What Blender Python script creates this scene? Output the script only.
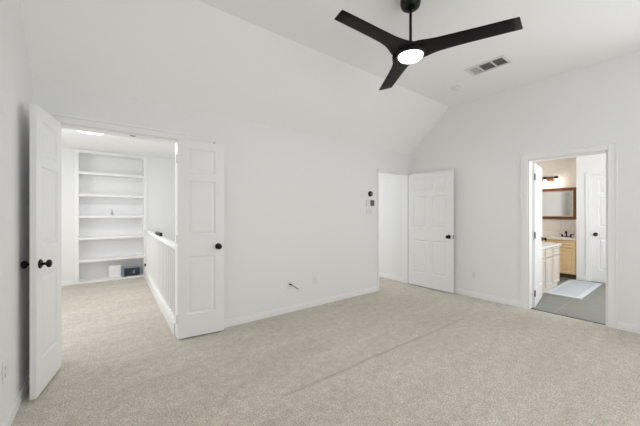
import bpy, bmesh, math, random
from mathutils import Vector, Matrix

random.seed(7)
for o in list(bpy.data.objects):
    bpy.data.objects.remove(o)
S = bpy.context.scene
COL = S.collection
R = math.radians

# ------------------------------------------------------------------ camera
CAM_H = 1.33
cam = bpy.data.cameras.new('camera')
cam.sensor_width = 36.0
cam.lens = 295.4 / 640 * 36.0
cam.clip_start = 0.02
co = bpy.data.objects.new('camera', cam)
COL.objects.link(co)
co.location = (0, 0, CAM_H)
co.rotation_euler = (R(90), 0, -math.atan2(0.61273, 0.79029))
S.camera = co

# ------------------------------------------------------------------ world, exposure, added daylight
W = bpy.data.worlds.new('world')
S.world = W
W.use_nodes = True
W.node_tree.nodes['Background'].inputs[0].default_value = (0.85, 0.92, 1.0, 1)
W.node_tree.nodes['Background'].inputs[1].default_value = 1.0
S.view_settings.view_transform = 'Standard'
S.view_settings.look = 'None'
S.view_settings.gamma = 1.0
S.view_settings.use_curve_mapping = False
S.view_settings.exposure = 0.0
S.cycles.max_bounces = 16
S.cycles.diffuse_bounces = 12
S.cycles.glossy_bounces = 4
S.cycles.use_denoising = True
S.cycles.sample_clamp_indirect = 8.0


def area(name, loc, rot, sx, sy, power, color=(1, 1, 1)):
    l = bpy.data.lights.new(name, 'AREA')
    l.shape = 'RECTANGLE'
    l.size, l.size_y = sx, sy
    l.energy = power
    l.color = color
    o = bpy.data.objects.new(name, l)
    COL.objects.link(o)
    o.location = loc
    o.rotation_euler = rot
    return o


# added daylight lamps, each just outside an added window, all out of view
area('added_daylight_bedroom_south', (2.2, -1.50, 1.42), (R(105), 0, 0), 3.3, 1.6, 42, (0.965, 0.985, 1.0))
area('added_daylight_bedroom_east', (5.08, -0.45, 1.5), (R(104), 0, R(90)), 1.0, 1.5, 22.5, (0.965, 0.985, 1.0))
area('added_daylight_hall', (-1.76, 4.7, 1.45), (R(108), 0, R(-90)), 1.6, 1.5, 36, (0.94, 0.975, 1.0))
area('added_daylight_stair', (2.22, 5.3, 1.6), (R(90), 0, R(90)), 1.6, 1.3, 9, (0.955, 0.98, 1.0))
area('added_daylight_passage', (3.5, 5.85, 1.5), (R(90), 0, R(180)), 1.6, 1.5, 27, (0.965, 0.985, 1.0))
area('added_daylight_bathroom', (5.7, -0.74, 1.6), (R(90), 0, R(-18)), 1.4, 1.3, 54, (0.95, 0.975, 1.0))


# ------------------------------------------------------------------ materials
def lin(c):
    c = c / 255.0
    return c / 12.92 if c <= 0.04045 else ((c + 0.055) / 1.055) ** 2.4


def rgb(r, g, b):
    return (lin(r), lin(g), lin(b), 1)


def mat(name, col, rough=0.5, metal=0.0, bump=0.0, bscale=200.0, vary=0.0, vscale=4.0, emit=None, estr=0.0, spec=0.5):
    m = bpy.data.materials.new(name)
    m.use_nodes = True
    nt = m.node_tree
    b = nt.nodes['Principled BSDF']
    b.inputs['Base Color'].default_value = col
    b.inputs['Roughness'].default_value = rough
    b.inputs['Metallic'].default_value = metal
    b.inputs['Specular IOR Level'].default_value = spec
    tc = nt.nodes.new('ShaderNodeTexCoord')
    if vary:
        n = nt.nodes.new('ShaderNodeTexNoise')
        n.inputs['Scale'].default_value = vscale
        n.inputs['Detail'].default_value = 4
        nt.links.new(tc.outputs['Object'], n.inputs['Vector'])
        mx = nt.nodes.new('ShaderNodeMix')
        mx.data_type = 'RGBA'
        mx.inputs[6].default_value = tuple(min(1, c * (1 - vary)) for c in col[:3]) + (1,)
        mx.inputs[7].default_value = tuple(min(1, c * (1 + vary)) for c in col[:3]) + (1,)
        nt.links.new(n.outputs['Fac'], mx.inputs[0])
        nt.links.new(mx.outputs[2], b.inputs['Base Color'])
    if bump:
        n2 = nt.nodes.new('ShaderNodeTexNoise')
        n2.inputs['Scale'].default_value = bscale
        n2.inputs['Detail'].default_value = 3
        nt.links.new(tc.outputs['Object'], n2.inputs['Vector'])
        bp = nt.nodes.new('ShaderNodeBump')
        bp.inputs['Strength'].default_value = bump
        bp.inputs['Distance'].default_value = 0.002
        nt.links.new(n2.outputs['Fac'], bp.inputs['Height'])
        nt.links.new(bp.outputs['Normal'], b.inputs['Normal'])
    if emit:
        b.inputs['Emission Color'].default_value = emit
        b.inputs['Emission Strength'].default_value = estr
    return m


def carpet_mat():
    m = bpy.data.materials.new('carpet')
    m.use_nodes = True
    nt = m.node_tree
    N, L = nt.nodes, nt.links
    b = N['Principled BSDF']
    b.inputs['Roughness'].default_value = 0.95
    b.inputs['Specular IOR Level'].default_value = 0.1
    b.inputs['Sheen Weight'].default_value = 0.15
    tc = N.new('ShaderNodeTexCoord')

    def noise(scale, detail, rough=0.5, stretch=None):
        n = N.new('ShaderNodeTexNoise')
        n.inputs['Scale'].default_value = scale
        n.inputs['Detail'].default_value = detail
        n.inputs['Roughness'].default_value = rough
        if stretch:
            mp = N.new('ShaderNodeMapping')
            mp.inputs['Rotation'].default_value = (0, 0, stretch[1])
            mp.inputs['Scale'].default_value = stretch[0]
            L.new(tc.outputs['Object'], mp.inputs['Vector'])
            L.new(mp.outputs['Vector'], n.inputs['Vector'])
        else:
            L.new(tc.outputs['Object'], n.inputs['Vector'])
        return n

    fine = noise(95, 3, 0.8)
    mid = noise(14, 6, 0.75)
    big = noise(1.6, 3, 0.6, ((0.6, 2.2, 1), R(12)))

    def ramp(src, p0, v0, p1, v1):
        r = N.new('ShaderNodeMapRange')
        r.inputs['From Min'].default_value = p0
        r.inputs['From Max'].default_value = p1
        r.inputs['To Min'].default_value = v0
        r.inputs['To Max'].default_value = v1
        L.new(src, r.inputs['Value'])
        return r.outputs['Result']

    def math_(op, a, c):
        n = N.new('ShaderNodeMath')
        n.operation = op
        for i, v in enumerate((a, c)):
            if isinstance(v, (int, float)):
                n.inputs[i].default_value = v
            else:
                L.new(v, n.inputs[i])
        return n.outputs[0]

    f = ramp(fine.outputs['Fac'], 0.28, 0.42, 0.72, 1.58)
    g = ramp(mid.outputs['Fac'], 0.3, 0.82, 0.7, 1.18)
    h = ramp(big.outputs['Fac'], 0.3, 0.93, 0.7, 1.07)
    v = math_('MULTIPLY', math_('MULTIPLY', f, g), h)
    # vacuum track pressed in the pile: a narrow furrow across the room
    sep = N.new('ShaderNodeSeparateXYZ')
    L.new(tc.outputs['Object'], sep.inputs[0])
    wob = noise(3.0, 2)
    yy = math_('ADD', sep.outputs['Y'], math_('MULTIPLY', math_('SUBTRACT', wob.outputs['Fac'], 0.5), 0.05))
    yy = math_('ADD', yy, math_('MULTIPLY', sep.outputs['X'], 0.012))
    dist = math_('ABSOLUTE', math_('SUBTRACT', yy, 1.875), 0)
    fur = ramp(dist, 0.0, 1.0, 0.026, 0.0)
    inx = math_('MULTIPLY', ramp(sep.outputs['X'], 1.05, 0.0, 1.15, 1.0), ramp(sep.outputs['X'], 2.8, 1.0, 4.3, 0.0))
    fur = math_('MULTIPLY', fur, inx)
    v = math_('MULTIPLY', v, math_('SUBTRACT', 1.0, math_('MULTIPLY', fur, 0.24)))
    hsv = N.new('ShaderNodeMix')
    hsv.data_type = 'RGBA'
    hsv.blend_type = 'MULTIPLY'
    hsv.inputs[0].default_value = 1.0
    hsv.inputs[6].default_value = CARPET
    cmb = N.new('ShaderNodeCombineColor')
    for i in range(3):
        L.new(v, cmb.inputs[i])
    L.new(cmb.outputs[0], hsv.inputs[7])
    L.new(hsv.outputs[2], b.inputs['Base Color'])
    bp = N.new('ShaderNodeBump')
    bp.inputs['Strength'].default_value = 0.6
    bp.inputs['Distance'].default_value = 0.01
    hh = math_('SUBTRACT', math_('ADD', fine.outputs['Fac'], math_('MULTIPLY', mid.outputs['Fac'], 0.6)), math_('MULTIPLY', fur, 0.5))
    L.new(hh, bp.inputs['Height'])
    L.new(bp.outputs['Normal'], b.inputs['Normal'])
    return m


def tile_mat():
    m = bpy.data.materials.new('grey_tile')
    m.use_nodes = True
    nt = m.node_tree
    N, L = nt.nodes, nt.links
    b = N['Principled BSDF']
    b.inputs['Roughness'].default_value = 0.35
    tc = N.new('ShaderNodeTexCoord')
    mp = N.new('ShaderNodeMapping')
    mp.inputs['Location'].default_value = (0.1, -1.21 + 0.62 * 4, 0)
    L.new(tc.outputs['Object'], mp.inputs['Vector'])
    br = N.new('ShaderNodeTexBrick')
    br.offset = 0.5
    br.inputs['Color1'].default_value = rgb(132, 134, 128)
    br.inputs['Color2'].default_value = rgb(122, 125, 120)
    br.inputs['Mortar'].default_value = rgb(168, 168, 160)
    br.inputs['Scale'].default_value = 1.0
    br.inputs['Mortar Size'].default_value = 0.004
    br.inputs['Brick Width'].default_value = 1.24
    br.inputs['Row Height'].default_value = 0.62
    L.new(mp.outputs['Vector'], br.inputs['Vector'])
    n = N.new('ShaderNodeTexNoise')
    n.inputs['Scale'].default_value = 5
    n.inputs['Detail'].default_value = 6
    L.new(tc.outputs['Object'], n.inputs['Vector'])
    mx = N.new('ShaderNodeMix')
    mx.data_type = 'RGBA'
    mx.blend_type = 'OVERLAY'
    mx.inputs[0].default_value = 0.25
    L.new(br.outputs['Color'], mx.inputs[6])
    L.new(n.outputs['Color'], mx.inputs[7])
    L.new(mx.outputs[2], b.inputs['Base Color'])
    return m


def wood_mat(name, c1, c2, scale=(1, 14, 14), rough=0.45):
    m = bpy.data.materials.new(name)
    m.use_nodes = True
    nt = m.node_tree
    N, L = nt.nodes, nt.links
    b = N['Principled BSDF']
    b.inputs['Roughness'].default_value = rough
    tc = N.new('ShaderNodeTexCoord')
    mp = N.new('ShaderNodeMapping')
    mp.inputs['Scale'].default_value = scale
    L.new(tc.outputs['Object'], mp.inputs['Vector'])
    n = N.new('ShaderNodeTexNoise')
    n.inputs['Scale'].default_value = 3
    n.inputs['Detail'].default_value = 6
    n.inputs['Distortion'].default_value = 0.6
    L.new(mp.outputs['Vector'], n.inputs['Vector'])
    mx = N.new('ShaderNodeMix')
    mx.data_type = 'RGBA'
    mx.inputs[6].default_value = c1
    mx.inputs[7].default_value = c2
    L.new(n.outputs['Fac'], mx.inputs[0])
    L.new(mx.outputs[2], b.inputs['Base Color'])
    return m


CARPET = (0.575, 0.530, 0.462, 1)
M = {}
M['wall'] = mat('white_wall_paint', (0.825, 0.825, 0.82, 1), 0.75, bump=0.12, bscale=90, spec=0.25)
M['ceil'] = mat('white_ceiling_paint', (0.90, 0.90, 0.895, 1), 0.9, bump=0.12, bscale=90, spec=0.15)
M['trim'] = mat('white_gloss_trim', (0.86, 0.86, 0.855, 1), 0.35, bump=0.03, bscale=40, spec=0.4)
M['door'] = mat('white_door_paint', (0.845, 0.845, 0.84, 1), 0.38, bump=0.04, bscale=60, spec=0.4)
M['shelfw'] = mat('white_shelf_paint', (0.87, 0.87, 0.87, 1), 0.45, spec=0.35, vary=0.01)
M['bathwall'] = mat('pale_beige_wall_paint', (0.80, 0.755, 0.715, 1), 0.75, bump=0.1, bscale=90, spec=0.25)
M['black'] = mat('matte_black_metal', (0.011, 0.011, 0.011, 1), 0.35, 0.6, vary=0.1)
M['fan'] = mat('dark_espresso_blade', (0.011, 0.0095, 0.0085, 1), 0.5, vary=0.15, vscale=20, spec=0.12)
M['bronze'] = mat('dark_bronze', (0.035, 0.027, 0.022, 1), 0.35, 0.8, vary=0.1)
M['steel'] = mat('dark_steel_latch', (0.12, 0.115, 0.11, 1), 0.35, 0.9, vary=0.05)
M['plastic'] = mat('white_plastic', (0.79, 0.785, 0.77, 1), 0.35, vary=0.01)
M['slot'] = mat('dark_slot', (0.05, 0.05, 0.05, 1), 0.6, vary=0.05)
M['screen'] = mat('olive_lcd_screen', (0.20, 0.195, 0.155, 1), 0.25, vary=0.05)
M['vent'] = mat('white_vent_metal', (0.72, 0.715, 0.70, 1), 0.4, vary=0.02)
M['ventdark'] = mat('duct_interior', (0.045, 0.043, 0.038, 1), 0.8, vary=0.1)
M['carpet'] = carpet_mat()
M['tile'] = tile_mat()
M['maple'] = wood_mat('maple_wood', rgb(216, 184, 136), rgb(228, 200, 156))
M['frame'] = wood_mat('brown_frame_wood', rgb(96, 56, 32), rgb(128, 80, 48))
M['cream'] = mat('cream_cabinet_paint', (0.66, 0.605, 0.52, 1), 0.45, vary=0.02)
M['counter'] = mat('white_countertop', (0.82, 0.81, 0.79, 1), 0.25, vary=0.02, vscale=20)
M['creamcounter'] = mat('cream_countertop', (0.74, 0.66, 0.52, 1), 0.25, vary=0.03, vscale=20)
M['toe'] = mat('dark_toe_kick', (0.10, 0.07, 0.045, 1), 0.7, vary=0.1)
M['rug'] = mat('pale_blue_grey_rug', rgb(200, 206, 214), 0.95, bump=0.5, bscale=120, vary=0.08, vscale=30, spec=0.1)
M['rugedge'] = mat('white_rug_border', rgb(216, 220, 225), 0.95, bump=0.5, bscale=120, vary=0.03, vscale=30, spec=0.1)
M['navy'] = mat('navy_plastic', (0.022, 0.03, 0.05, 1), 0.35, vary=0.1)
M['greyplastic'] = mat('grey_plastic', (0.30, 0.33, 0.38, 1), 0.4, vary=0.1)
M['bottle'] = mat('pale_grey_glazed', (0.50, 0.50, 0.49, 1), 0.3, vary=0.03)
M['lampglow'] = mat('lit_lamp_diffuser', (0.9, 0.9, 0.9, 1), 0.4, emit=(1, 0.98, 0.95, 1), estr=3.5, vary=0.01)
M['hallglow'] = mat('lit_hall_diffuser', (0.9, 0.9, 0.9, 1), 0.4, emit=(1, 0.99, 0.97, 1), estr=3.0, vary=0.01)
M['bulb'] = mat('lit_warm_bulb', (0.9, 0.9, 0.85, 1), 0.4, emit=(1, 0.90, 0.76, 1), estr=32.0, vary=0.01)


def mirror_mat():
    m = bpy.data.materials.new('mirror_glass')
    m.use_nodes = True
    b = m.node_tree.nodes['Principled BSDF']
    b.inputs['Base Color'].default_value = (0.80, 0.82, 0.82, 1)
    b.inputs['Metallic'].default_value = 1.0
    b.inputs['Roughness'].default_value = 0.03
    return m


def pane_mat():
    m = bpy.data.materials.new('clear_window_pane')
    m.use_nodes = True
    nt = m.node_tree
    nt.nodes.clear()
    o = nt.nodes.new('ShaderNodeOutputMaterial')
    t = nt.nodes.new('ShaderNodeBsdfTransparent')
    g = nt.nodes.new('ShaderNodeBsdfGlossy')
    g.inputs['Roughness'].default_value = 0.05
    mx = nt.nodes.new('ShaderNodeMixShader')
    mx.inputs[0].default_value = 0.05
    nt.links.new(t.outputs[0], mx.inputs[1])
    nt.links.new(g.outputs[0], mx.inputs[2])
    nt.links.new(mx.outputs[0], o.inputs[0])
    return m


def shade_glass():
    m = bpy.data.materials.new('clear_shade_glass')
    m.use_nodes = True
    nt = m.node_tree
    nt.nodes.clear()
    o = nt.nodes.new('ShaderNodeOutputMaterial')
    t = nt.nodes.new('ShaderNodeBsdfTransparent')
    t.inputs[0].default_value = (0.95, 0.94, 0.92, 1)
    g = nt.nodes.new('ShaderNodeBsdfGlossy')
    g.inputs['Roughness'].default_value = 0.1
    mx = nt.nodes.new('ShaderNodeMixShader')
    mx.inputs[0].default_value = 0.18
    nt.links.new(t.outputs[0], mx.inputs[1])
    nt.links.new(g.outputs[0], mx.inputs[2])
    nt.links.new(mx.outputs[0], o.inputs[0])
    return m


M['mirror'] = mirror_mat()
M['pane'] = pane_mat()
M['shadeglass'] = shade_glass()


# ------------------------------------------------------------------ mesh helpers
def box(bm, x0, x1, y0, y1, z0, z1):
    vs = [bm.verts.new(p) for p in ((x0, y0, z0), (x1, y0, z0), (x1, y1, z0), (x0, y1, z0),
                                    (x0, y0, z1), (x1, y0, z1), (x1, y1, z1), (x0, y1, z1))]
    for f in ((0, 3, 2, 1), (4, 5, 6, 7), (0, 1, 5, 4), (1, 2, 6, 5), (2, 3, 7, 6), (3, 0, 4, 7)):
        bm.faces.new([vs[i] for i in f])


def prism(bm, poly, axis, a, b):
    """extrude a 2-D polygon along axis ('x': poly is (y,z); 'y': (x,z); 'z': (x,y))"""
    def P(p, t):
        return {'x': (t, p[0], p[1]), 'y': (p[0], t, p[1]), 'z': (p[0], p[1], t)}[axis]
    A = [bm.verts.new(P(p, a)) for p in poly]
    B = [bm.verts.new(P(p, b)) for p in poly]
    n = len(poly)
    bm.faces.new(A[::-1])
    bm.faces.new(B)
    for i in range(n):
        bm.faces.new((A[i], A[(i + 1) % n], B[(i + 1) % n], B[i]))


def lathe(bm, prof, seg=24, mtx=None):
    """profile of (r, z) about Z, transformed by mtx"""
    rings = []
    for r, z in prof:
        if r < 1e-6:
            rings.append([bm.verts.new((0, 0, z))])
        else:
            rings.append([bm.verts.new((r * math.cos(2 * math.pi * k / seg), r * math.sin(2 * math.pi * k / seg), z)) for k in range(seg)])
    new = [v for r in rings for v in r]
    for a, b in zip(rings, rings[1:]):
        for k in range(seg):
            q = (k + 1) % seg
            if len(a) == 1 and len(b) == 1:
                continue
            if len(a) == 1:
                bm.faces.new((a[0], b[q], b[k]))
            elif len(b) == 1:
                bm.faces.new((a[k], a[q], b[0]))
            else:
                bm.faces.new((a[k], a[q], b[q], b[k]))
    if mtx is not None:
        bmesh.ops.transform(bm, matrix=mtx, verts=new)


def tube(bm, pts, r, seg=8):
    pts = [Vector(p) for p in pts]
    rings = []
    up = Vector((0.123, 0.456, 0.88)).normalized()
    for i, p in enumerate(pts):
        d = (pts[min(i + 1, len(pts) - 1)] - pts[max(i - 1, 0)]).normalized()
        u = d.cross(up).normalized()
        w = d.cross(u)
        rings.append([bm.verts.new(p + r * (math.cos(2 * math.pi * k / seg) * u + math.sin(2 * math.pi * k / seg) * w)) for k in range(seg)])
    for a, b in zip(rings, rings[1:]):
        for k in range(seg):
            bm.faces.new((a[k], a[(k + 1) % seg], b[(k + 1) % seg], b[k]))
    bm.faces.new(rings[0][::-1])
    bm.faces.new(rings[-1])


def obj(name, bm, m, parent=None, bevel=0.0, smooth=False, seg=2):
    bmesh.ops.recalc_face_normals(bm, faces=bm.faces[:])
    me = bpy.data.meshes.new(name)
    bm.to_mesh(me)
    bm.free()
    me.materials.append(m)
    if smooth:
        for p in me.polygons:
            p.use_smooth = True
    o = bpy.data.objects.new(name, me)
    COL.objects.link(o)
    if parent is not None:
        o.parent = parent
    if bevel:
        b = o.modifiers.new('bevel', 'BEVEL')
        b.width = bevel
        b.segments = seg
        b.limit_method = 'ANGLE'
        b.angle_limit = R(40)
    return o


def bx(name, m, dims, parent=None, bevel=0.0):
    bm = bmesh.new()
    box(bm, *dims)
    return obj(name, bm, m, parent, bevel)


def tag(o, label, cat, group=None, kind=None):
    o['label'] = label
    o['category'] = cat
    if group:
        o['group'] = group
    if kind:
        o['kind'] = kind
    return o


def thing(name, label, cat, loc=(0, 0, 0), rz=0.0, group=None, kind=None):
    o = bpy.data.objects.new(name, None)
    o.empty_display_size = 0.1
    COL.objects.link(o)
    o.location = loc
    o.rotation_euler = (0, 0, rz)
    return tag(o, label, cat, group, kind)


def struct(name, boxes, m, label, cat, bevel=0.0):
    bm = bmesh.new()
    for b in boxes:
        box(bm, *b)
    return tag(obj(name, bm, m, None, bevel), label, cat, None, 'structure')


def copy_tree(o, parent=None):
    c = o.copy()
    COL.objects.link(c)
    if parent is not None:
        c.parent = parent
    for ch in list(o.children):
        copy_tree(ch, c)
    return c


# ------------------------------------------------------------------ the setting
YA, XB = 3.387, 4.777            # bedroom faces of the two long walls
YA2, XB2 = YA + 0.12, XB + 0.12
HC, HS, HH = 3.118, 2.446, 2.52  # flat ceiling, top of the north wall, hall and bathroom ceiling
D1 = (-0.235, 0.735, 2.10)        # double door opening in the north wall
D2 = (3.89, 4.735, 2.06)         # corner opening in the north wall
D3 = (0.673, 1.464, 2.06)        # bathroom opening in the east wall
YS = -1.25                       # south wall face


def wx(y):                       # bedroom face of the west wall, which runs slightly out of square
    return -0.384 - 0.033 * (YA - y)


# floors
struct('floor', [(-0.75, XB2 - 0.06, YS - 0.1, YA + 0.06, -0.12, 0.0),
                 (-1.6, 0.90, YA + 0.06, 7.5, -0.12, 0.0),
                 (2.12, XB, YA + 0.06, 5.75, -0.12, 0.0)], M['carpet'],
       'beige cut pile carpet running from the bedroom into the hall', 'carpet floor')
struct('floor_bathroom', [(XB2 - 0.06, 8.3, -0.6, 2.5, -0.12, -0.004)], M['tile'],
       'grey tiled floor of the bathroom beyond the doorway', 'tile floor')
struct('floor_stairwell', [(0.80, 2.12, YA2, 7.25, -1.5, -1.4)], M['carpet'],
       'carpeted landing down in the stairwell behind the white railing', 'carpet floor')

# north wall with the double doorway and the corner doorway
struct('wall_north', [(-0.72, D1[0], YA, YA2, -0.12, HH), (D1[0], D1[1], YA, YA2, D1[2], HH),
                      (D1[1], D2[0], YA, YA2, -0.12, HH), (D2[0], D2[1], YA, YA2, D2[2], HH),
                      (D2[1], XB, YA, YA2, -0.12, HH), (0.80, 2.12, YA, YA2, -1.5, -0.12)], M['wall'],
       'long white bedroom wall with the double doorway and the corner doorway', 'wall')
# east wall with the bathroom doorway and an added side window out of view
W2 = (-0.95, 0.05, 0.87, 2.37)
struct('wall_east', [(XB, XB2, D3[1], 5.75, -0.12, HC + 0.1), (XB, XB2, D3[0], D3[1], D3[2], HC + 0.1),
                     (XB, XB2, W2[1], D3[0], -0.12, HC + 0.1), (XB, XB2, W2[0], W2[1], -0.12, W2[2]),
                     (XB, XB2, W2[0], W2[1], W2[3], HC + 0.1), (XB, XB2, YS - 0.1, W2[0], -0.12, HC + 0.1)], M['wall'],
       'tall white bedroom wall with the bathroom doorway', 'wall')
# west wall
bm = bmesh.new()
prism(bm, [(wx(YA), YA), (wx(YS), YS), (wx(YS) - 0.12, YS), (wx(YA) - 0.12, YA)], 'z', -0.12, HC + 0.1)
tag(obj('wall_west', bm, M['wall']), 'white bedroom wall beside the opened left door leaf', 'wall', None, 'structure')
# south wall, behind the camera, with an added wide window
W1 = (0.55, 3.85, 0.77, 2.47)
struct('wall_south', [(-0.72, W1[0], YS - 0.1, YS, -0.12, HC + 0.1), (W1[1], XB, YS - 0.1, YS, -0.12, HC + 0.1),
                      (W1[0], W1[1], YS - 0.1, YS, -0.12, W1[2]), (W1[0], W1[1], YS - 0.1, YS, W1[3], HC + 0.1)], M['wall'],
       'white bedroom wall with an added wide window', 'wall')
# vaulted ceiling: a flat field and a slope down to the north wall
YF = 2.597
bm = bmesh.new()
prism(bm, [(YS, HC), (YF, HC), (YA, HS), (YA, HS + 0.12), (YF + 0.05, HC + 0.1), (YS, HC + 0.1)], 'x', -0.72, XB)
tag(obj('ceiling', bm, M['ceil']), 'white vaulted bedroom ceiling sloping down to the long wall', 'ceiling', None, 'structure')
struct('ceiling_hall', [(-1.72, XB, YA2 - 0.06, 7.6, HH, HH + 0.1)], M['ceil'], 'white flat ceiling of the hall beyond the double doors', 'ceiling')
struct('ceiling_bathroom', [(XB2, 8.3, -0.6, 2.5, HH, HH + 0.1)], M['ceil'], 'white flat ceiling of the bathroom', 'ceiling')

# hall walls
BX0, BX1, BZ1, YN = -0.18, 0.872, 2.466, 7.13
struct('wall_hall_north', [(-1.6, BX0 - 0.02, YN, YN + 0.12, -0.12, HH), (BX0 - 0.02, BX1 + 0.02, YN, YN + 0.12, BZ1 + 0.02, HH),
                           (BX1 + 0.02, 2.0, YN, YN + 0.12, -1.5, HH), (0.80, BX1 + 0.02, YN, YN + 0.12, -1.5, -0.12)],
       M['wall'], 'white hall wall around the built-in bookcase', 'wall')
HW = (3.9, 5.5, 0.75, 2.25)
struct('wall_hall_west', [(-1.72, -1.6, YA2, HW[0], -0.12, HH), (-1.72, -1.6, HW[1], YN + 0.12, -0.12, HH),
                          (-1.72, -1.6, HW[0], HW[1], -0.12, HW[2]), (-1.72, -1.6, HW[0], HW[1], HW[3], HH)], M['wall'],
       'white hall wall with an added hall window', 'wall')
struct('wall_hall_south', [(-1.72, -0.72, YA, YA2, -0.12, HH)], M['wall'], 'white hall wall beside the bedroom wall', 'wall')
struct('wall_bookcase_niche', [(BX0 - 0.05, BX1 + 0.05, 7.47, 7.5, -0.12, HH)], M['wall'], 'white wall closing the niche behind the bookcase', 'wall')
SW = (4.5, 6.1, 0.95, 2.25)
struct('wall_stairwell', [(2.0, 2.12, YA2, SW[0], -1.5, HH), (2.0, 2.12, SW[1], YN + 0.12, -1.5, HH),
                          (2.0, 2.12, SW[0], SW[1], -1.5, SW[2]), (2.0, 2.12, SW[0], SW[1], SW[3], HH)], M['wall'],
       'white stairwell wall beyond the railing', 'wall')
struct('wall_hall_edge', [(0.90, 0.905, YA2, YN, -1.5, -0.12)], M['wall'], 'white face of the hall floor edge in the stairwell', 'wall')
PW = (2.7, 4.3, 0.75, 2.25)
struct('wall_passage_north', [(2.12, PW[0], 5.63, 5.75, -0.12, HH), (PW[1], XB, 5.63, 5.75, -0.12, HH),
                              (PW[0], PW[1], 5.63, 5.75, -0.12, PW[2]), (PW[0], PW[1], 5.63, 5.75, PW[3], HH)], M['wall'],
       'white end wall of the passage beyond the corner door', 'wall')

# bathroom walls
XW, XC = 8.2, 7.66
struct('wall_bathroom_east', [(XW, XW + 0.1, -0.6, 2.5, -0.12, HH)], M['bathwall'], 'pale beige bathroom wall behind the framed mirror', 'wall')
struct('wall_bathroom_north', [(XB2, XW, 2.45, 2.55, -0.12, HH)], M['bathwall'], 'pale beige bathroom side wall', 'wall')
BW = (5.05, 6.55, 0.95, 2.25)
struct('wall_bathroom_south', [(XB2, BW[0], -0.6, -0.5, -0.12, HH), (BW[1], XW, -0.6, -0.5, -0.12, HH),
                               (BW[0], BW[1], -0.6, -0.5, -0.12, BW[2]), (BW[0], BW[1], -0.6, -0.5, BW[3], HH)], M['bathwall'],
       'pale beige bathroom wall with an added bathroom window', 'wall')
CD = (0.55, 1.315, 2.06)         # closet door in the bathroom partition
struct('wall_bathroom_closet', [(XC, XC + 0.1, CD[1], 1.525, -0.12, HH), (XC, XC + 0.1, -0.5, CD[0], -0.12, HH),
                                (XC, XC + 0.1, CD[0], CD[1], CD[2], HH), (XC + 0.1, XW, 1.425, 1.525, -0.12, HH)], M['trim'],
       'white closet partition in the bathroom around the closed white door', 'wall')


# door casings: jamb lining plus a stepped casing on the room face
def casing(name, axis, o0, o1, zt, face, sgn, depth, wd, label, back=True):
    """axis 'x': opening o0..o1 along X in a wall whose room face is Y=face; axis 'y' likewise along Y. sgn: side the room is on"""
    bm = bmesh.new()

    def put(a0, a1, n0, n1, z0, z1):
        n0, n1 = min(n0, n1), max(n0, n1)
        if axis == 'x':
            box(bm, a0, a1, n0, n1, z0, z1)
        else:
            box(bm, n0, n1, a0, a1, z0, z1)
    faces = [(face, sgn)] + ([(face - sgn * depth, -sgn)] if back else [])
    for f, s in faces:
        for (i0, i1, th) in ((0.006, wd - 0.018, 0.013), (wd - 0.018, wd, 0.019)):
            put(o0 - i1, o0 - i0, f, f + s * th, 0, zt + i1)
            put(o1 + i0, o1 + i1, f, f + s * th, 0, zt + i1)
            put(o0 - i0, o1 + i0, f, f + s * th, zt + i0, zt + i1)
    put(o0 - 0.004, o0 + 0.014, face, face - sgn * depth, 0, zt + 0.004)
    put(o1 - 0.014, o1 + 0.004, face, face - sgn * depth, 0, zt + 0.004)
    put(o0, o1, face, face - sgn * depth, zt - 0.014, zt + 0.004)
    return tag(obj(name, bm, M['trim'], None, 0.003), label, 'door casing', None, 'structure')


casing('trim_1', 'x', D1[0], D1[1], D1[2], YA, -1, 0.12, 0.08, 'white casing around the double doorway to the hall')
casing('trim_2', 'x', D2[0], D2[1], D2[2], YA, -1, 0.12, 0.035, 'slim white casing around the corner doorway')
casing('trim_3', 'y', D3[0], D3[1], D3[2], XB, -1, 0.12, 0.088, 'white casing around the bathroom doorway')
casing('trim_4', 'y', CD[0], CD[1], CD[2], XC, -1, 0.10, 0.07, 'white casing around the closed door in the bathroom', back=False)


# baseboards
def baseboard(name, pts, n, label, h=0.085):
    """pts: polyline on the wall face (x,y) pieces; n: outward normal"""
    bm = bmesh.new()
    for (a, b) in pts:
        for (t, z0, z1) in ((0.014, 0.0, h - 0.02), (0.009, h - 0.02, h)):
            q = [(a[0], a[1]), (b[0], b[1]), (b[0] + n[0] * t, b[1] + n[1] * t), (a[0] + n[0] * t, a[1] + n[1] * t)]
            prism(bm, q, 'z', z0, z1)
    return tag(obj(name, bm, M['trim'], None, 0.002), label, 'baseboard', None, 'structure')


baseboard('baseboard_north', [((wx(YA) + 0.02, YA), (D1[0] - 0.08, YA)), ((D1[1] + 0.08, YA), (D2[0] - 0.035, YA))], (0, -1),
          'white baseboard under the long bedroom wall')
baseboard('baseboard_east', [((XB, D3[1] + 0.088), (XB, YA - 0.02)), ((XB, YS), (XB, D3[0] - 0.088)), ((XB, YA2), (XB, 5.63))], (-1, 0),
          'white baseboard under the wall with the bathroom doorway')
baseboard('baseboard_west', [((wx(YA - 0.02), YA - 0.02), (wx(YS), YS))], (1, 0), 'white baseboard behind the opened left door leaf')
baseboard('baseboard_hall', [((-1.6, YN), (BX0 - 0.07, YN))], (0, -1), 'white baseboard left of the built-in bookcase')
baseboard('baseboard_bathroom', [((XC, CD[1] + 0.07), (XC, 1.525))], (-1, 0), 'white baseboard beside the closed bathroom door')
struct('trim_5', [(XB + 0.045, XB + 0.075, D3[0] + 0.014, D3[1] - 0.014, -0.004, 0.006)], M['steel'],
       'thin threshold strip between carpet and grey tile', 'threshold', 0.002)


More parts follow.
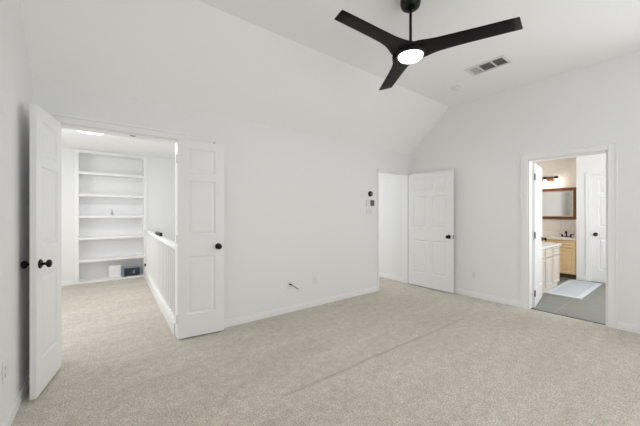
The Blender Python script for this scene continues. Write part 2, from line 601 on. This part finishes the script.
# added windows, all unseen, for the daylight lamps to shine through
def window(n, axis, a0, a1, z0, z1, n0, n1, label, mull):
    root = thing('window_%d' % n, label, 'window', kind='structure')

    def dims(p0, p1, q0, q1, w0, w1):
        return (p0, p1, q0, q1, w0, w1) if axis == 'x' else (q0, q1, p0, p1, w0, w1)
    bm = bmesh.new()
    w = 0.05
    for d in ((a0, a0 + w, n0, n1, z0, z1), (a1 - w, a1, n0, n1, z0, z1), (a0 + w, a1 - w, n0, n1, z0, z0 + w), (a0 + w, a1 - w, n0, n1, z1 - w, z1)):
        box(bm, *dims(*d))
    for k in range(1, mull):
        c = a0 + (a1 - a0) * k / mull
        box(bm, *dims(c - 0.03, c + 0.03, n0, n1, z0 + w, z1 - w))
    obj('window_frame', bm, M['trim'], root, 0.003)
    nm = (n0 + n1) / 2
    bx('window_pane', M['pane'], dims(a0 + w, a1 - w, nm - 0.002, nm + 0.002, z0 + w, z1 - w), root)


window(1, 'x', W1[0], W1[1], W1[2], W1[3], YS - 0.09, YS - 0.03, 'added wide white framed window of the bedroom, out of view', 3)
window(2, 'y', W2[0], W2[1], W2[2], W2[3], XB + 0.03, XB + 0.09, 'added single white framed window of the bedroom, out of view', 1)
window(3, 'y', HW[0], HW[1], HW[2], HW[3], -1.69, -1.63, 'added white framed window of the hall, out of view', 2)
window(4, 'y', SW[0], SW[1], SW[2], SW[3], 2.03, 2.09, 'added white framed window of the stairwell, out of view', 2)
window(5, 'x', PW[0], PW[1], PW[2], PW[3], 5.66, 5.72, 'added white framed window of the passage, out of view', 2)
window(6, 'x', BW[0], BW[1], BW[2], BW[3], -0.58, -0.52, 'added white framed window of the bathroom, out of view', 2)


# ------------------------------------------------------------------ doors
def ring(bm, rect, steps, y_of):
    """moulded panel: concentric rectangles stepping inwards; y_of(depth) gives the local y"""
    prev = None
    x0, x1, z0, z1 = rect
    for ins, dep in steps:
        q = [bm.verts.new((x, y_of(dep), z)) for x, z in ((x0 + ins, z0 + ins), (x1 - ins, z0 + ins), (x1 - ins, z1 - ins), (x0 + ins, z1 - ins))]
        if prev:
            for k in range(4):
                bm.faces.new((prev[k], prev[(k + 1) % 4], q[(k + 1) % 4], q[k]))
        prev = q
    bm.faces.new(prev)


PSTEP = ((0, 0), (0.010, 0.009), (0.020, 0.010), (0.045, 0.003), (0.052, 0.003))


def make_knob(parent, x, z, y, s, m):
    """knob on the face at local y, pointing to s*y; rosette is a sub-part"""
    T = Matrix.Translation((x, y, z)) @ Matrix.Rotation(R(90) if s < 0 else R(-90), 4, 'X')
    bm = bmesh.new()
    lathe(bm, [(0.0, 0.004), (0.010, 0.004), (0.010, 0.032), (0.017, 0.036), (0.026, 0.042), (0.029, 0.051), (0.026, 0.060), (0.016, 0.065), (0.0, 0.066)], 24, T)
    k = obj('knob', bm, m, parent, smooth=True)
    bm = bmesh.new()
    lathe(bm, [(0.0, 0.0), (0.034, 0.0), (0.034, 0.004), (0.028, 0.009), (0.0, 0.010)], 24, T)
    obj('rosette', bm, m, k)
    return k


def door(n, label, w, h, hinge, rz, side, cols, knob_z=0.945, km='black', z0=0.015, both=True, latch=True, hinges=True, catch=False):
    """leaf runs along local +x from the hinge; visible face at local y=0, thickness towards side*y"""
    t = 0.035
    root = thing('door_%d' % n, label, 'door', (hinge[0], hinge[1], z0), rz, kind='structure')
    y0, y1 = (0, t) if side > 0 else (-t, 0)
    zr = [(0.235 * h / 2.05, 0.84 * h / 2.05), (1.06 * h / 2.05, 1.63 * h / 2.05), (1.71 * h / 2.05, 1.965 * h / 2.05)]
    st = 0.105 if cols == 2 else 0.095
    if cols == 2:
        mid = 0.10
        pw = (w - 2 * st - mid) / 2
        xr = [(st, st + pw), (st + pw + mid, w - st)]
    else:
        xr = [(st, w - st)]
    bm = bmesh.new()
    xs = [0] + [v for p in xr for v in p] + [w]
    for i in range(0, len(xs), 2):
        box(bm, xs[i], xs[i + 1], y0, y1, 0, h)
    zz = [0] + [v for p in zr for v in p] + [h]
    for a, b in xr:
        for i in range(0, len(zz), 2):
            box(bm, a, b, y0, y1, zz[i], zz[i + 1])
    obj('slab', bm, M['door'], root)
    for a, b in xr:
        for c, d in zr:
            bm = bmesh.new()
            ring(bm, (a, b, c, d), PSTEP, lambda q: y0 + q)
            ring(bm, (a, b, c, d), PSTEP, lambda q: y1 - q)
            bmesh.ops.remove_doubles(bm, verts=bm.verts[:], dist=1e-5)
            obj('panel', bm, M['door'], root)
    kx = w - 0.065
    make_knob(root, kx, knob_z, 0, -side, M[km])
    if both:
        make_knob(root, kx, knob_z, side * t, side, M[km])
    if latch:
        bx('latch_plate', M['steel'], (w - 0.001, w + 0.0015, y0 + 0.005, y1 - 0.005, knob_z - 0.03, knob_z + 0.03), root)
    if catch:
        bx('ball_catch', M['steel'], (w - 0.115, w - 0.095, y0 + 0.008, y1 - 0.008, h, h + 0.010), root, 0.001)
    if hinges:
        for z in (0.2, h * 0.5, h - 0.2):
            bm = bmesh.new()
            lathe(bm, [(0, 0), (0.007, 0), (0.007, 0.09), (0, 0.09)], 12, Matrix.Translation((-0.006, side * (t + 0.003) if hinges == 'back' else side * -0.003, z - 0.045)))
            obj('hinge', bm, M['trim'] if hinges != 'dark' else M['bronze'], root)
    return root


door(1, 'white three-panel door leaf opened against the left wall, two black knobs showing', 0.492, 2.085, (-0.200, 3.362), math.atan2(-0.482, -0.107), -1, 1, hinges='back', latch=False)
door(2, 'white three-panel door leaf folded back flat on the long wall, one black knob showing', 0.475, 2.085, (0.712, 3.334), math.atan2(-0.048, 0.472), 1, 1, both=False, catch=True, hinges='back')
door(3, 'white six-panel door opened against the wall in the room corner, black knob', 0.855, 2.03, (4.690, 3.350), R(-90), 1, 2, knob_z=0.92, both=False, hinges='back')
door(4, 'white door swung into the bathroom, seen nearly edge-on beside the cream vanity', 0.76, 2.03, (4.91, 1.425), R(9.0), 1, 2, knob_z=0.92, z0=0.004, hinges='dark')
door(5, 'closed white six-panel door at the far side of the bathroom, dark knob', 0.755, 2.05, (XC + 0.03, CD[0] + 0.005), R(90), -1, 2, knob_z=0.915, km='bronze', z0=0.004, both=False, hinges=False)


# ------------------------------------------------------------------ ceiling fan
FX, FY, FZ = 2.10, 1.48, 2.665
fan = thing('ceiling_fan', 'dark three-blade ceiling fan with a lit round lamp hanging from the flat ceiling', 'ceiling fan', (FX, FY, FZ))
bm = bmesh.new()
lathe(bm, [(0, 0.453), (0.076, 0.453), (0.083, 0.435), (0.082, 0.405), (0.072, 0.375), (0.050, 0.358), (0.024, 0.352), (0, 0.352)], 32)
obj('canopy', bm, M['black'], fan, smooth=True)
bm = bmesh.new()
lathe(bm, [(0, 0.04), (0.0115, 0.04), (0.0115, 0.356), (0, 0.356)], 16)
obj('downrod', bm, M['black'], fan, smooth=True)
bm = bmesh.new()
lathe(bm, [(0, 0.068), (0.03, 0.066), (0.07, 0.052), (0.105, 0.03), (0.118, 0.0), (0.117, -0.018), (0.108, -0.024), (0, -0.024)], 40)
obj('motor_housing', bm, M['fan'], fan, smooth=True)
bm = bmesh.new()
lathe(bm, [(0.112, -0.018), (0.112, -0.030), (0.106, -0.034), (0.104, -0.026)], 40)
obj('lamp_ring', bm, M['black'], fan, smooth=True)
bm = bmesh.new()
lathe(bm, [(0, -0.020), (0.100, -0.020), (0.100, -0.036), (0.088, -0.052), (0.06, -0.063), (0.03, -0.068), (0, -0.069)], 40)
obj('lamp_diffuser', bm, M['lampglow'], fan, smooth=True)


def blade(ang):
    bm = bmesh.new()
    prof = [(0.045, 0.135, 0.020, 0.006), (0.085, 0.130, 0.020, 0.006), (0.12, 0.118, 0.018, 0.008), (0.16, 0.102, 0.016, 0.010), (0.21, 0.089, 0.014, 0.013),
            (0.28, 0.081, 0.012, 0.015), (0.40, 0.076, 0.011, 0.017), (0.55, 0.073, 0.010, 0.018), (0.68, 0.071, 0.009, 0.019), (0.768, 0.069, 0.007, 0.019)]
    secs = []
    for i, (r, hw, th, z) in enumerate(prof):
        pitch = R(-9) * min(1, r / 0.25)
        s = []
        for k in range(14):
            a = 2 * math.pi * k / 14
            u, v = hw * math.cos(a), th * 0.5 * math.sin(a)
            sk = 0.018 * (u / hw) if i == len(prof) - 1 else 0
            s.append(bm.verts.new((r + sk, u * math.cos(pitch) - v * math.sin(pitch), z + u * math.sin(pitch) + v * math.cos(pitch))))
        secs.append(s)
    for a, b in zip(secs, secs[1:]):
        for k in range(14):
            bm.faces.new((a[k], a[(k + 1) % 14], b[(k + 1) % 14], b[k]))
    bm.faces.new(secs[0][::-1])
    bm.faces.new(secs[-1])
    bmesh.ops.transform(bm, matrix=Matrix.Rotation(ang, 4, 'Z'), verts=bm.verts[:])
    return bm


for ang in (-65, 55.3, 177.2):
    b = obj('blade', blade(R(ang)), M['fan'], fan, smooth=True)

# ceiling vent
vent = thing('ceiling_vent', 'white louvred air register in the flat ceiling near the fan', 'vent', (3.805, 1.585, HC))
bm = bmesh.new()
for d in ((-0.125, -0.095, -0.225, 0.225), (0.095, 0.125, -0.225, 0.225), (-0.095, 0.095, -0.225, -0.19), (-0.095, 0.095, 0.19, 0.225)):
    box(bm, d[0], d[1], d[2], d[3], -0.012, 0.0)
obj('frame', bm, M['vent'], vent, 0.003)
bx('duct', M['ventdark'], (-0.095, 0.095, -0.19, 0.19, -0.002, 0.0), vent)
for y0, y1, n, tilt in ((-0.19, -0.075, 7, 1), (-0.06, 0.075, 9, 1), (0.09, 0.19, 5, -1)):
    bm = bmesh.new()
    if tilt > 0:
        for k in range(n):
            y = y0 + (k + 0.5) * (y1 - y0) / n
            prism(bm, [(y - 0.004, -0.010), (y - 0.002, -0.010), (y + 0.003, -0.003), (y + 0.001, -0.003)], 'x', -0.095, 0.095)
    else:
        for k in range(8):
            x = -0.088 + (k + 0.5) * 0.176 / 8
            prism(bm, [(x - 0.0105, -0.0065), (x - 0.0095, -0.0075), (x + 0.0105, -0.004), (x + 0.0095, -0.003)], 'y', y0, y1)
    obj('louvre', bm, M['vent'], vent)
for y in (-0.0675, 0.0825):
    bx('divider', M['vent'], (-0.095, 0.095, y - 0.0075, y + 0.0075, -0.011, -0.002), vent)

sd = thing('smoke_detector', 'small round white smoke detector on the flat ceiling beyond the vent', 'smoke detector', (4.10, 2.14, HC))
bm = bmesh.new()
lathe(bm, [(0, 0), (0.068, 0), (0.068, -0.010), (0.060, -0.012), (0, -0.012)], 32)
obj('base', bm, M['plastic'], sd)
bm = bmesh.new()
lathe(bm, [(0, -0.012), (0.056, -0.012), (0.054, -0.026), (0.044, -0.034), (0, -0.036)], 32)
obj('cover', bm, M['plastic'], sd, smooth=True)


# ------------------------------------------------------------------ wall fittings
def outlet(label, loc, rz, group=None):
    root = thing('electrical_outlet', label, 'outlet', loc, rz, 'white duplex outlets low on the bedroom walls')
    bx('cover_plate', M['plastic'], (-0.036, 0.036, -0.006, 0, -0.058, 0.058), root, 0.003)
    for dz in (-0.021, 0.021):
        rc = bx('receptacle', M['plastic'], (-0.017, 0.017, -0.0085, -0.005, dz - 0.014, dz + 0.014), root, 0.003)
        bm = bmesh.new()
        box(bm, -0.008, -0.006, -0.0092, -0.008, dz - 0.003, dz + 0.007)
        box(bm, 0.006, 0.008, -0.0092, -0.008, dz - 0.003, dz + 0.006)
        box(bm, -0.002, 0.002, -0.0092, -0.008, dz - 0.010, dz - 0.006)
        obj('slots', bm, M['slot'], rc)
    return root


outlet('white duplex outlet low on the long wall right of the black cable', (2.535, YA, 0.368), 0)
outlet('white duplex outlet low on the wall between the corner door and the bathroom doorway', (XB, 2.195, 0.35), R(-90))
outlet('white duplex outlet low on the wall near the left opened door leaf', (wx(2.545), 2.545, 0.383), R(90) - math.atan(0.033))

cp = thing('cable_outlet', 'white wall plate low on the long wall with a short black cable poking out', 'cable plate', (2.11, YA, 0.365))
bx('cover_plate', M['plastic'], (-0.036, 0.036, -0.006, 0, -0.058, 0.058), cp, 0.003)
bm = bmesh.new()
tube(bm, [(-0.005, -0.004, 0.008), (0.0, -0.03, 0.010), (0.025, -0.05, -0.006), (0.06, -0.062, -0.036), (0.095, -0.066, -0.060)], 0.005, 10)
cb = obj('cable', bm, M['black'], cp, smooth=True)
bm = bmesh.new()
tube(bm, [(-0.008, -0.005, 0.009), (0.004, -0.036, 0.010)], 0.011, 10)
obj('connector', bm, M['steel'], cb)

th = thing('thermostat', 'round black thermostat dial on the long wall beside the corner doorway', 'thermostat', (3.683, YA, 1.650))
T = Matrix.Rotation(R(90), 4, 'X')
bm = bmesh.new()
lathe(bm, [(0, 0), (0.047, 0), (0.047, 0.006), (0.044, 0.008), (0, 0.008)], 32, T)
obj('backplate', bm, M['steel'], th)
bm = bmesh.new()
lathe(bm, [(0, 0.008), (0.041, 0.008), (0.041, 0.024), (0.038, 0.028), (0, 0.028)], 32, T)
dl = obj('dial', bm, M['black'], th)
bm = bmesh.new()
lathe(bm, [(0, 0.028), (0.024, 0.028), (0.024, 0.0285), (0, 0.0285)], 32, T)
obj('display', bm, M['screen'], dl)

kp = thing('alarm_keypad', 'white alarm keypad with a dark display below the round thermostat', 'keypad', (3.672, YA, 1.497))
bx('body', M['plastic'], (-0.093, 0.095, -0.024, 0, -0.056, 0.056), kp, 0.005)
sc = bx('display', M['screen'], (-0.008, 0.09, -0.027, -0.022, -0.048, 0.048), kp, 0.002)
bm = bmesh.new()
for i in range(3):
    for j in range(3):
        x, z = 0.012 + i * 0.026, 0.022 - j * 0.026
        box(bm, x, x + 0.016, -0.030, -0.026, z - 0.008, z + 0.008)
obj('buttons', bm, M['steel'], sc)
for i in range(2):
    bx('side_button', M['vent'], (-0.075, -0.03, -0.0265, -0.023, -0.03 + i * 0.035, -0.012 + i * 0.035), kp, 0.001)


def switchp(label, loc, w, h, n):
    root = thing('light_switch', label, 'light switch', loc)
    bx('cover_plate', M['plastic'], (-w / 2, w / 2, -0.006, 0, -h / 2, h / 2), root, 0.003)
    for k in range(n):
        x = (k - (n - 1) / 2) * 0.046
        rk = bx('rocker', M['plastic'], (x - 0.016, x + 0.016, -0.010, -0.005, -0.033, 0.033), root, 0.002)
    return root


switchp('white double rocker switch plate up and left of the round thermostat', (3.522, YA, 1.645), 0.118, 0.115, 2)
sn = thing('wall_sensor', 'small blank white sensor box under the alarm keypad', 'sensor', (3.66, YA, 1.352))
bx('body', M['plastic'], (-0.066, 0.066, -0.018, 0, -0.038, 0.038), sn, 0.005)
bx('grille', M['vent'], (-0.04, 0.04, -0.0195, -0.017, -0.018, 0.018), sn, 0.001)

tag(bx('strike_plate', M['steel'], (0.30, 0.345, YA + 0.01, YA + 0.035, D1[2] - 0.017, D1[2] - 0.0135)), 'small metal strike plate in the head of the double doorway', 'strike plate')

# ------------------------------------------------------------------ hall: bookcase, railing, lamp
bc = thing('bookcase', 'white built-in bookcase with open shelves at the end of the hall', 'bookcase', (0, 0, 0))
Y0, Y1 = YN, 7.45
bx('side_panel', M['shelfw'], (BX0 - 0.018, BX0, Y0, Y1, 0, BZ1 + 0.018), bc)
bx('side_panel', M['shelfw'], (BX1, BX1 + 0.018, Y0, Y1, 0, BZ1 + 0.018), bc)
bx('back_panel', M['shelfw'], (BX0 - 0.018, BX1 + 0.018, Y1, Y1 + 0.012, 0, BZ1 + 0.018), bc)
bx('top_panel', M['shelfw'], (BX0, BX1, Y0, Y1, BZ1, BZ1 + 0.018), bc)
for z in (0.035, 0.442, 0.866, 1.281, 1.690, 2.110):
    th_ = 0.035 if z < 0.1 else 0.045
    bx('shelf', M['shelfw'], (BX0, BX1, Y0 - 0.004, Y1, z - th_, z), bc, 0.003)
bm = bmesh.new()
for d in ((BX0 - 0.062, BX0, 0, BZ1 + 0.05), (BX1, BX1 + 0.062, 0, BZ1 + 0.05), (BX0, BX1, BZ1, BZ1 + 0.05)):
    box(bm, d[0], d[1], Y0 - 0.018, Y0 - 0.0005, d[2], d[3])
obj('face_frame', bm, M['trim'], bc, 0.003)

rb = thing('router_box', 'white plastic box standing on the bottom shelf of the bookcase', 'box', (0.385, 7.27, 0.0365))
bx('body', M['shelfw'], (-0.10, 0.10, -0.05, 0.05, 0, 0.235), rb, 0.012)
bx('front_panel', M['shelfw'], (-0.08, 0.08, -0.053, -0.049, 0.02, 0.215), rb, 0.004)
nb = thing('electronics_box', 'flat dark navy box with a cord on the bottom shelf of the bookcase', 'box', (0.655, 7.25, 0.0365))
bx('case', M['navy'], (-0.125, 0.15, -0.08, 0.08, 0.008, 0.165), nb, 0.006)
bx('side_cap', M['greyplastic'], (-0.148, -0.125, -0.08, 0.08, 0.0, 0.19), nb, 0.004)
bx('lid', M['greyplastic'], (-0.115, 0.15, -0.078, 0.078, 0.165, 0.178), nb, 0.003)
bx('front_label', M['greyplastic'], (0.03, 0.06, -0.083, -0.079, 0.05, 0.12), nb, 0.001)
for sx in (-0.1, 0.1):
    for sy in (-0.06, 0.06):
        bx('foot', M['black'], (sx - 0.012, sx + 0.012, sy - 0.012, sy + 0.012, 0, 0.009), nb)
bm = bmesh.new()
tube(bm, [(0.145, -0.03, 0.06), (0.185, -0.07, 0.04), (0.196, -0.13, 0.06), (0.202, -0.155, 0.14), (0.215, -0.158, 0.19), (0.235, -0.150, 0.205)], 0.004, 8)
obj('cord', bm, M['greyplastic'], nb, smooth=True)
pg = thing('power_plug', 'small black plug on the bookcase frame above the floor', 'plug', (0.892, YN - 0.0185, 0.25))
bx('body', M['black'], (-0.014, 0.014, -0.024, 0, -0.018, 0.022), pg, 0.004)
bx('cord_collar', M['black'], (-0.006, 0.006, -0.018, -0.006, -0.034, -0.016), pg, 0.002)

bt = thing('bottle', 'tiny pale grey bottle on the middle shelf of the bookcase', 'bottle', (0.335, 7.26, 1.2825))
bm = bmesh.new()
lathe(bm, [(0, 0), (0.022, 0), (0.024, 0.004), (0.024, 0.055), (0.018, 0.068), (0.009, 0.076), (0.009, 0.098), (0, 0.098)], 20)
obj('body', bm, M['bottle'], bt, smooth=True)
bm = bmesh.new()
lathe(bm, [(0, 0.098), (0.011, 0.098), (0.011, 0.128), (0, 0.13)], 16)
obj('stopper', bm, M['vent'], bt)

RX0, RXS = 0.755, 0.044   # the railing runs slightly out of square
rl = thing('stair_railing', 'white wooden stair railing with square balusters along the hall edge', 'railing', (RX0 - RXS * 3.5, 0, 0), -math.atan(RXS))
Ya, Yb = YA2 + 0.03, YN - 0.02
bx('curb', M['trim'], (-0.045, 0.04, YA2 + 0.003, YN - 0.015, 0, 0.135), rl, 0.004)
bm = bmesh.new()
prism(bm, [(-0.032, 0.935), (0.032, 0.935), (0.034, 0.955), (0.024, 0.985), (-0.024, 0.985), (-0.034, 0.955)], 'y', Ya, Yb)
obj('handrail', bm, M['trim'], rl, 0.004)
bx('bottom_rail', M['trim'], (-0.028, 0.028, Ya, Yb, 0.135, 0.155), rl, 0.003)
bx('top_fillet', M['trim'], (-0.018, 0.018, Ya, Yb, 0.92, 0.936), rl)
y = Ya + 0.06
bal0 = bx('baluster', M['trim'], (-0.015, 0.015, -0.015, 0.015, 0.155, 0.92), rl, 0.003)
bal0.location.y = y
while y + 0.14 < Yb - 0.05:
    y += 0.14
    b = bal0.copy()
    COL.objects.link(b)
    b.parent = rl
    b.location = (0, y, 0)
bk = thing('rail_clip', 'small black wedge-shaped piece sitting on the white stair railing', 'clip', (RX0 + RXS * (5.11 - 3.5), 5.11, 0.986), -math.atan(RXS))
bm = bmesh.new()
prism(bm, [(-0.24, 0.0), (0.26, 0.0), (0.26, 0.046), (-0.24, 0.052)], 'x', -0.018, 0.018)
obj('body', bm, M['black'], bk, 0.004)
bx('side_flange', M['black'], (-0.022, -0.017, -0.05, 0.26, 0.004, 0.03), bk)

hl = thing('hall_ceiling_light', 'round lit flush light on the hall ceiling seen through the double doorway', 'ceiling light', (0.0, 5.36, HH))
bm = bmesh.new()
lathe(bm, [(0, 0), (0.185, 0), (0.188, -0.012), (0.184, -0.016), (0.170, -0.018), (0, -0.018)], 40)
obj('rim', bm, M['plastic'], hl)
bm = bmesh.new()
lathe(bm, [(0, -0.016), (0.168, -0.016), (0.160, -0.026), (0.10, -0.034), (0, -0.036)], 40)
obj('diffuser', bm, M['hallglow'], hl, smooth=True)
lp = bpy.data.lights.new('hall_lamp', 'AREA')
lp.shape = 'DISK'
lp.size = 0.3
lp.energy = 13
lp.color = (1, 0.97, 0.93)
lo = bpy.data.objects.new('hall_lamp', lp)
COL.objects.link(lo)
lo.location = (0.0, 5.36, HH - 0.062)
fl = bpy.data.lights.new('fan_lamp', 'AREA')
fl.shape = 'DISK'
fl.size = 0.2
fl.energy = 7
fl.color = (1, 0.97, 0.93)
fo = bpy.data.objects.new('fan_lamp', fl)
COL.objects.link(fo)
fo.location = (FX, FY, FZ - 0.075)


# ------------------------------------------------------------------ bathroom furniture
def vanity(name, label, loc, rz, w, d, h, units, body_m, top_m, top_label_over, toe_m, toe_y):
    """front along local x at y=0 facing -y, body behind"""
    root = thing(name, label, 'vanity cabinet', loc, rz)
    bx('body', body_m, (0, w, 0.032, d, 0.09, h - 0.035), root)
    bx('toe_kick', toe_m, (0.01, w - 0.01, toe_y, d, 0.0, 0.09), root)
    bx('countertop', top_m, (-top_label_over, w + top_label_over, -0.022, d, h - 0.035, h), root, 0.005)
    for a, b in units:
        for nm, z0, z1 in (('drawer', h - 0.19, h - 0.05), ('door', 0.10, h - 0.205)):
            bm = bmesh.new()
            fr = 0.05 if nm == 'door' else 0.03
            box(bm, a, a + fr, 0, 0.018, z0, z1)
            box(bm, b - fr, b, 0, 0.018, z0, z1)
            box(bm, a + fr, b - fr, 0, 0.018, z0, z0 + fr)
            box(bm, a + fr, b - fr, 0, 0.018, z1 - fr, z1)
            dr = obj(nm, bm, body_m, root, 0.002)
            bm = bmesh.new()
            ring(bm, (a + fr, b - fr, z0 + fr, z1 - fr), ((0, 0.006), (0.008, 0.010), (0.014, 0.010), (0.03, 0.004)), lambda q: q)
            obj('panel', bm, body_m, dr)
            if body_m is M['maple']:
                bm = bmesh.new()
                kz, kx = ((z0 + z1) / 2, (a + b) / 2) if nm == 'drawer' else (z1 - 0.05, a + 0.026)
                lathe(bm, [(0, 0), (0.005, 0), (0.005, 0.012), (0.012, 0.016), (0.010, 0.024), (0, 0.026)], 12, Matrix.Translation((kx, 0, kz)) @ Matrix.Rotation(R(90), 4, 'X'))
                obj('knob', bm, body_m, dr, smooth=True)
    return root


vanity('vanity_cabinet', 'cream vanity cabinet with a white countertop beside the opened bathroom door', (5.54, 1.57, -0.004), 0, 1.185, 0.87, 0.785,
       [(0.02, 0.375), (0.41, 0.755), (0.79, 1.165)], M['cream'], M['counter'], 0.015, M['cream'], 0.034)
vw = vanity('vanity_cabinet', 'light maple wood vanity under the brown framed mirror', (7.65, 2.445, -0.004), R(-90), 0.915, 0.545, 0.815,
            [(0.015, 0.30), (0.315, 0.60), (0.615, 0.90)], M['maple'], M['creamcounter'], 0.0, M['toe'], 0.075)
bx('backsplash', M['counter'], (0, 0.915, 0.527, 0.545, 0.815, 0.915), vw, 0.002)
bm = bmesh.new()
lathe(bm, [(0.20, 0.008), (0.215, 0.004), (0.215, 0.0), (0.19, 0.004), (0.15, 0.003), (0.0, 0.002)], 32, Matrix.Translation((0.665, 0.215, 0.8165)) @ Matrix.Diagonal((1, 0.75, 1, 1)))
obj('sink_basin', bm, M['counter'], vw, smooth=True)

fc = thing('faucet', 'dark bronze two-handle faucet on the maple vanity countertop', 'faucet', (8.07, 1.77, 0.8135), R(-90))
fc.scale = (0.85, 0.85, 0.95)
bm = bmesh.new()
box(bm, -0.105, 0.105, -0.026, 0.026, 0, 0.018)
obj('deck_plate', bm, M['bronze'], fc, 0.008)
bm = bmesh.new()
tube(bm, [(0, 0, 0.015), (0, 0, 0.09), (0, -0.012, 0.118), (0, -0.045, 0.13), (0, -0.085, 0.118), (0, -0.10, 0.092)], 0.015, 12)
obj('spout', bm, M['bronze'], fc, smooth=True)
for sx in (-1, 1):
    bm = bmesh.new()
    lathe(bm, [(0, 0.016), (0.022, 0.016), (0.018, 0.045), (0.012, 0.058), (0, 0.062)], 16, Matrix.Translation((sx * 0.085, 0, 0)))
    tube(bm, [(sx * 0.085, 0, 0.058), (sx * 0.115, -0.004, 0.066), (sx * 0.145, -0.008, 0.070)], 0.009, 8)
    obj('handle', bm, M['bronze'], fc, smooth=True)

mr = thing('mirror', 'large rectangular mirror in a brown wooden frame on the beige bathroom wall', 'mirror', (XW, 0, 0))
my0, my1, mz0, mz1 = 1.615, 2.40, 1.190, 1.880
bm = bmesh.new()
w = 0.062
for d in ((my0, my0 + w, mz0, mz1), (my1 - w, my1, mz0, mz1), (my0 + w, my1 - w, mz0, mz0 + w), (my0 + w, my1 - w, mz1 - w, mz1)):
    box(bm, -0.032, 0, d[0], d[1], d[2], d[3])
obj('frame', bm, M['frame'], mr, 0.005)
bm = bmesh.new()
v = 0.02
for d in ((my0 + w, my0 + w + v, mz0 + w, mz1 - w), (my1 - w - v, my1 - w, mz0 + w, mz1 - w), (my0 + w + v, my1 - w - v, mz0 + w, mz0 + w + v), (my0 + w + v, my1 - w - v, mz1 - w - v, mz1 - w)):
    box(bm, -0.022, 0, d[0], d[1], d[2], d[3])
obj('inner_lip', bm, M['creamcounter'], mr, 0.003)
bx('glass', M['mirror'], (-0.010, 0, my0 + w + v, my1 - w - v, mz0 + w + v, mz1 - w - v), mr)

vl = thing('vanity_light', 'brown bar light with lit glass shades above the framed mirror', 'wall light', (XW, 2.16, 2.09))
bx('back_plate', M['frame'], (-0.03, 0, -0.135, 0.135, -0.045, 0.055), vl, 0.004)
bm = bmesh.new()
tube(bm, [(-0.07, -0.24, 0.03), (-0.07, 0.24, 0.03)], 0.009, 8)
box(bm, -0.07, -0.02, -0.012, 0.012, 0.018, 0.042)
obj('arm', bm, M['bronze'], vl)
for k in (-1, 0, 1):
    sx = k * 0.205
    bm = bmesh.new()
    lathe(bm, [(0, 0.052), (0.03, 0.052), (0.034, 0.03), (0.026, -0.01), (0, -0.012)], 16, Matrix.Translation((-0.10, sx, 0)))
    so = obj('socket', bm, M['bronze'], vl)
    bm = bmesh.new()
    lathe(bm, [(0.036, -0.005), (0.05, -0.05), (0.058, -0.14), (0.055, -0.14), (0.047, -0.05), (0.033, -0.005)], 20, Matrix.Translation((-0.10, sx, 0)))
    obj('glass_shade', bm, M['shadeglass'], so, smooth=True)
    bm = bmesh.new()
    lathe(bm, [(0, -0.01), (0.014, -0.012), (0.016, -0.04), (0.030, -0.075), (0.028, -0.10), (0.014, -0.118), (0, -0.12)], 16, Matrix.Translation((-0.10, sx, 0)))
    obj('bulb', bm, M['bulb'], so, smooth=True)
rg = thing('bath_rug', 'pale blue-grey runner rug on the grey tile in front of the cream vanity', 'rug', (0, 0, -0.004))
bm = bmesh.new()
box(bm, 6.04, 7.48, 1.20, 1.53, 0, 0.012)
obj('field', bm, M['rug'], rg, 0.003)
bm = bmesh.new()
for d in ((5.97, 7.55, 1.13, 1.20), (5.97, 7.55, 1.53, 1.60), (5.97, 6.04, 1.20, 1.53), (7.48, 7.55, 1.20, 1.53)):
    box(bm, d[0], d[1], d[2], d[3], 0, 0.013)
obj('border', bm, M['rugedge'], rg, 0.003)
